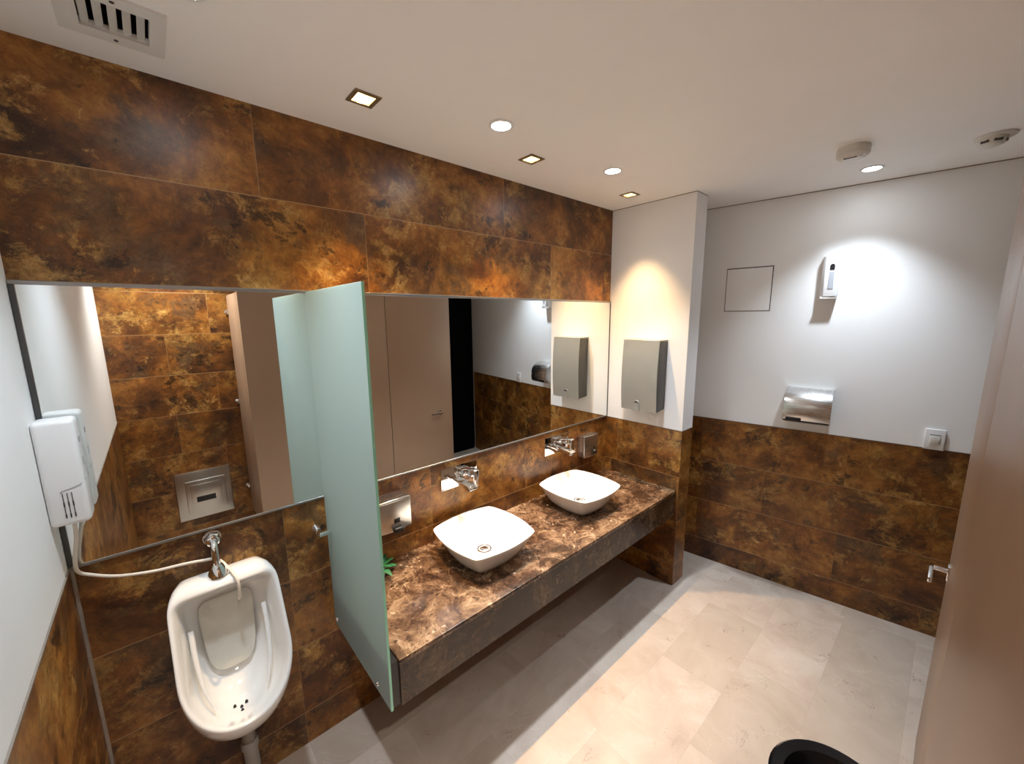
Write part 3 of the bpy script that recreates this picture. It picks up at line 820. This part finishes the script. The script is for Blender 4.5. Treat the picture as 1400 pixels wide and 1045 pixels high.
def make_round(x, y, label):
    q = thing('round_downlight', label, 'downlight', (x, y, H), 'round white downlights in the ceiling')
    bm = B(); lathe(bm, (x, y, H - .0002), (0, 0, -1), [(0, .047), (.002, .047), (.005, .043), (.005, .036), (.001, .0345)], 48, caps=(True, True))
    obj('trim_ring', bm, M['plastic'], q)
    bm = B(); lathe(bm, (x, y, H - .0015), (0, 0, -1), [(0, .0335), (.002, .0335), (.004, .028), (.0045, .01)], 40)
    obj('diffuser', bm, M['led'], q)
    return q
rd = make_round(*RD[1], 'round white ceiling downlight above the nearer basin, between two square downlights')
dup(rd, (*RD[2], H), 'round white ceiling downlight close to the pier, above the farther basin')
dup(rd, (*RD[3], H), 'round white ceiling downlight beside the smoke detector, near the right wall')
dup(rd, (*RD[0], H), 'round white ceiling downlight beside the air vent, above the urinal')
dup(rd, (*STALL, H), 'round white ceiling downlight inside the toilet cubicle behind the tan panel')

sd = thing('smoke_detector', 'white round smoke detector beside the lit ceiling lamp', 'smoke detector', (2.600, -1.262, H))
bm = B(); lathe(bm, (2.600, -1.262, H - .0003), (0, 0, -1), [(0, .056), (.006, .058), (.034, .058), (.048, .042), (.050, .030)], 40)
obj('housing', bm, M['plastic_old'], sd)
bm = B(); box(bm, (2.562, -1.282, H - .0510), (2.570, -1.238, H - .044), .001, 1); obj('sensing_slot', bm, M['gap'], sd)
bm = B(); box(bm, (2.572, -1.308, H - .0450), (2.580, -1.292, H - .0400), .001, 1); obj('indicator', bm, M['chrome'], sd)
s2 = thing('motion_detector', 'white ceiling detector with dark openings at the top right by the wall', 'detector', (2.890, -1.655, H))
bm = B(); lathe(bm, (2.895, -1.662, H - .0003), (0, 0, -1), [(0, .060), (.006, .060), (.009, .056)], 36)
obj('base_plate', bm, M['plastic_old'], s2)
bm = B(); lathe(bm, (2.895, -1.655, H - .009), (0, 0, -1), [(0, .045), (.010, .044), (.024, .036), (.030, .022), (.031, .01)], 36)
obj('dome', bm, M['plastic_old'], s2)
for a in (150, 205, 262):
    mt = Matrix.Translation((2.895, -1.655, H - .022)) @ Matrix.Rotation(math.radians(a), 4, 'Z')
    bm = box(B(), (.030, -.013, -.007), (.0425, .013, .007), .002, 1, mt); obj('opening', bm, M['satin_side'], s2)

# ------------------------------------------------------------------ lamps
def spot(name, loc, power, color, angle, blend, radius=.03, aim=None):
    L = bpy.data.lights.new(name, 'SPOT'); L.energy = power; L.color = color
    L.spot_size = math.radians(angle); L.spot_blend = blend; L.shadow_soft_size = radius
    o = bpy.data.objects.new(name, L); COL.objects.link(o); o.location = loc
    if aim is not None: o.rotation_euler = (Vector(aim) - Vector(loc)).to_track_quat('-Z', 'Y').to_euler()
    return o
COOL = (.78, .89, 1.0); WARM = (1.0, .63, .30)
for (x, y), pw in zip(RD, (26, 39, 39, 30)):
    spot('cool_lamp_light', (x, y, H - .012), pw, COOL, 98, .90, .028)
for x, y in SQ:
    spot('warm_lamp_light', (x, y + .016, H + .006), 42, WARM, 70, .90, .012)
spot('cubicle_lamp_light', (*STALL, H - .012), 40, (1.0, .96, .90), 110, .7, .028)

wd = bpy.data.worlds.new('dim_room_air'); scene.world = wd; wd.use_nodes = True
wd.node_tree.nodes['Background'].inputs[0].default_value = (.8, .85, 1, 1)
wd.node_tree.nodes['Background'].inputs[1].default_value = .0

# ------------------------------------------------------------------ camera
cam = bpy.data.cameras.new('camera'); co = bpy.data.objects.new('camera', cam); COL.objects.link(co)
cam.sensor_fit = 'HORIZONTAL'; cam.sensor_width = 36.0; cam.lens = 544.424 / 1400 * 36.0
cam.shift_x = .56 / 1400; cam.shift_y = 5.37 / 1400; cam.clip_start = .01
yaw, pit, rol = .84144, -.168015, -.0095427
f = Vector((math.cos(pit) * math.cos(yaw), math.cos(pit) * math.sin(yaw), math.sin(pit)))
rt = Vector((math.sin(yaw), -math.cos(yaw), 0)); up = rt.cross(f)
r2 = math.cos(rol) * rt + math.sin(rol) * up; u2 = -math.sin(rol) * rt + math.cos(rol) * up
m = Matrix.Identity(4)
for i in range(3): m[i][0] = r2[i]; m[i][1] = u2[i]; m[i][2] = -f[i]
m[0][3], m[1][3], m[2][3] = .263524, -1.658525, 1.790290
co.matrix_world = m
scene.camera = co

vs = scene.view_settings
vs.view_transform = 'Standard'; vs.look = 'None'; vs.gamma = 1.0; vs.use_curve_mapping = False
vs.exposure = 1.30
cy = scene.cycles
cy.max_bounces = 14; cy.diffuse_bounces = 8; cy.glossy_bounces = 8; cy.transmission_bounces = 8
cy.sample_clamp_indirect = 4.0; cy.blur_glossy = .4
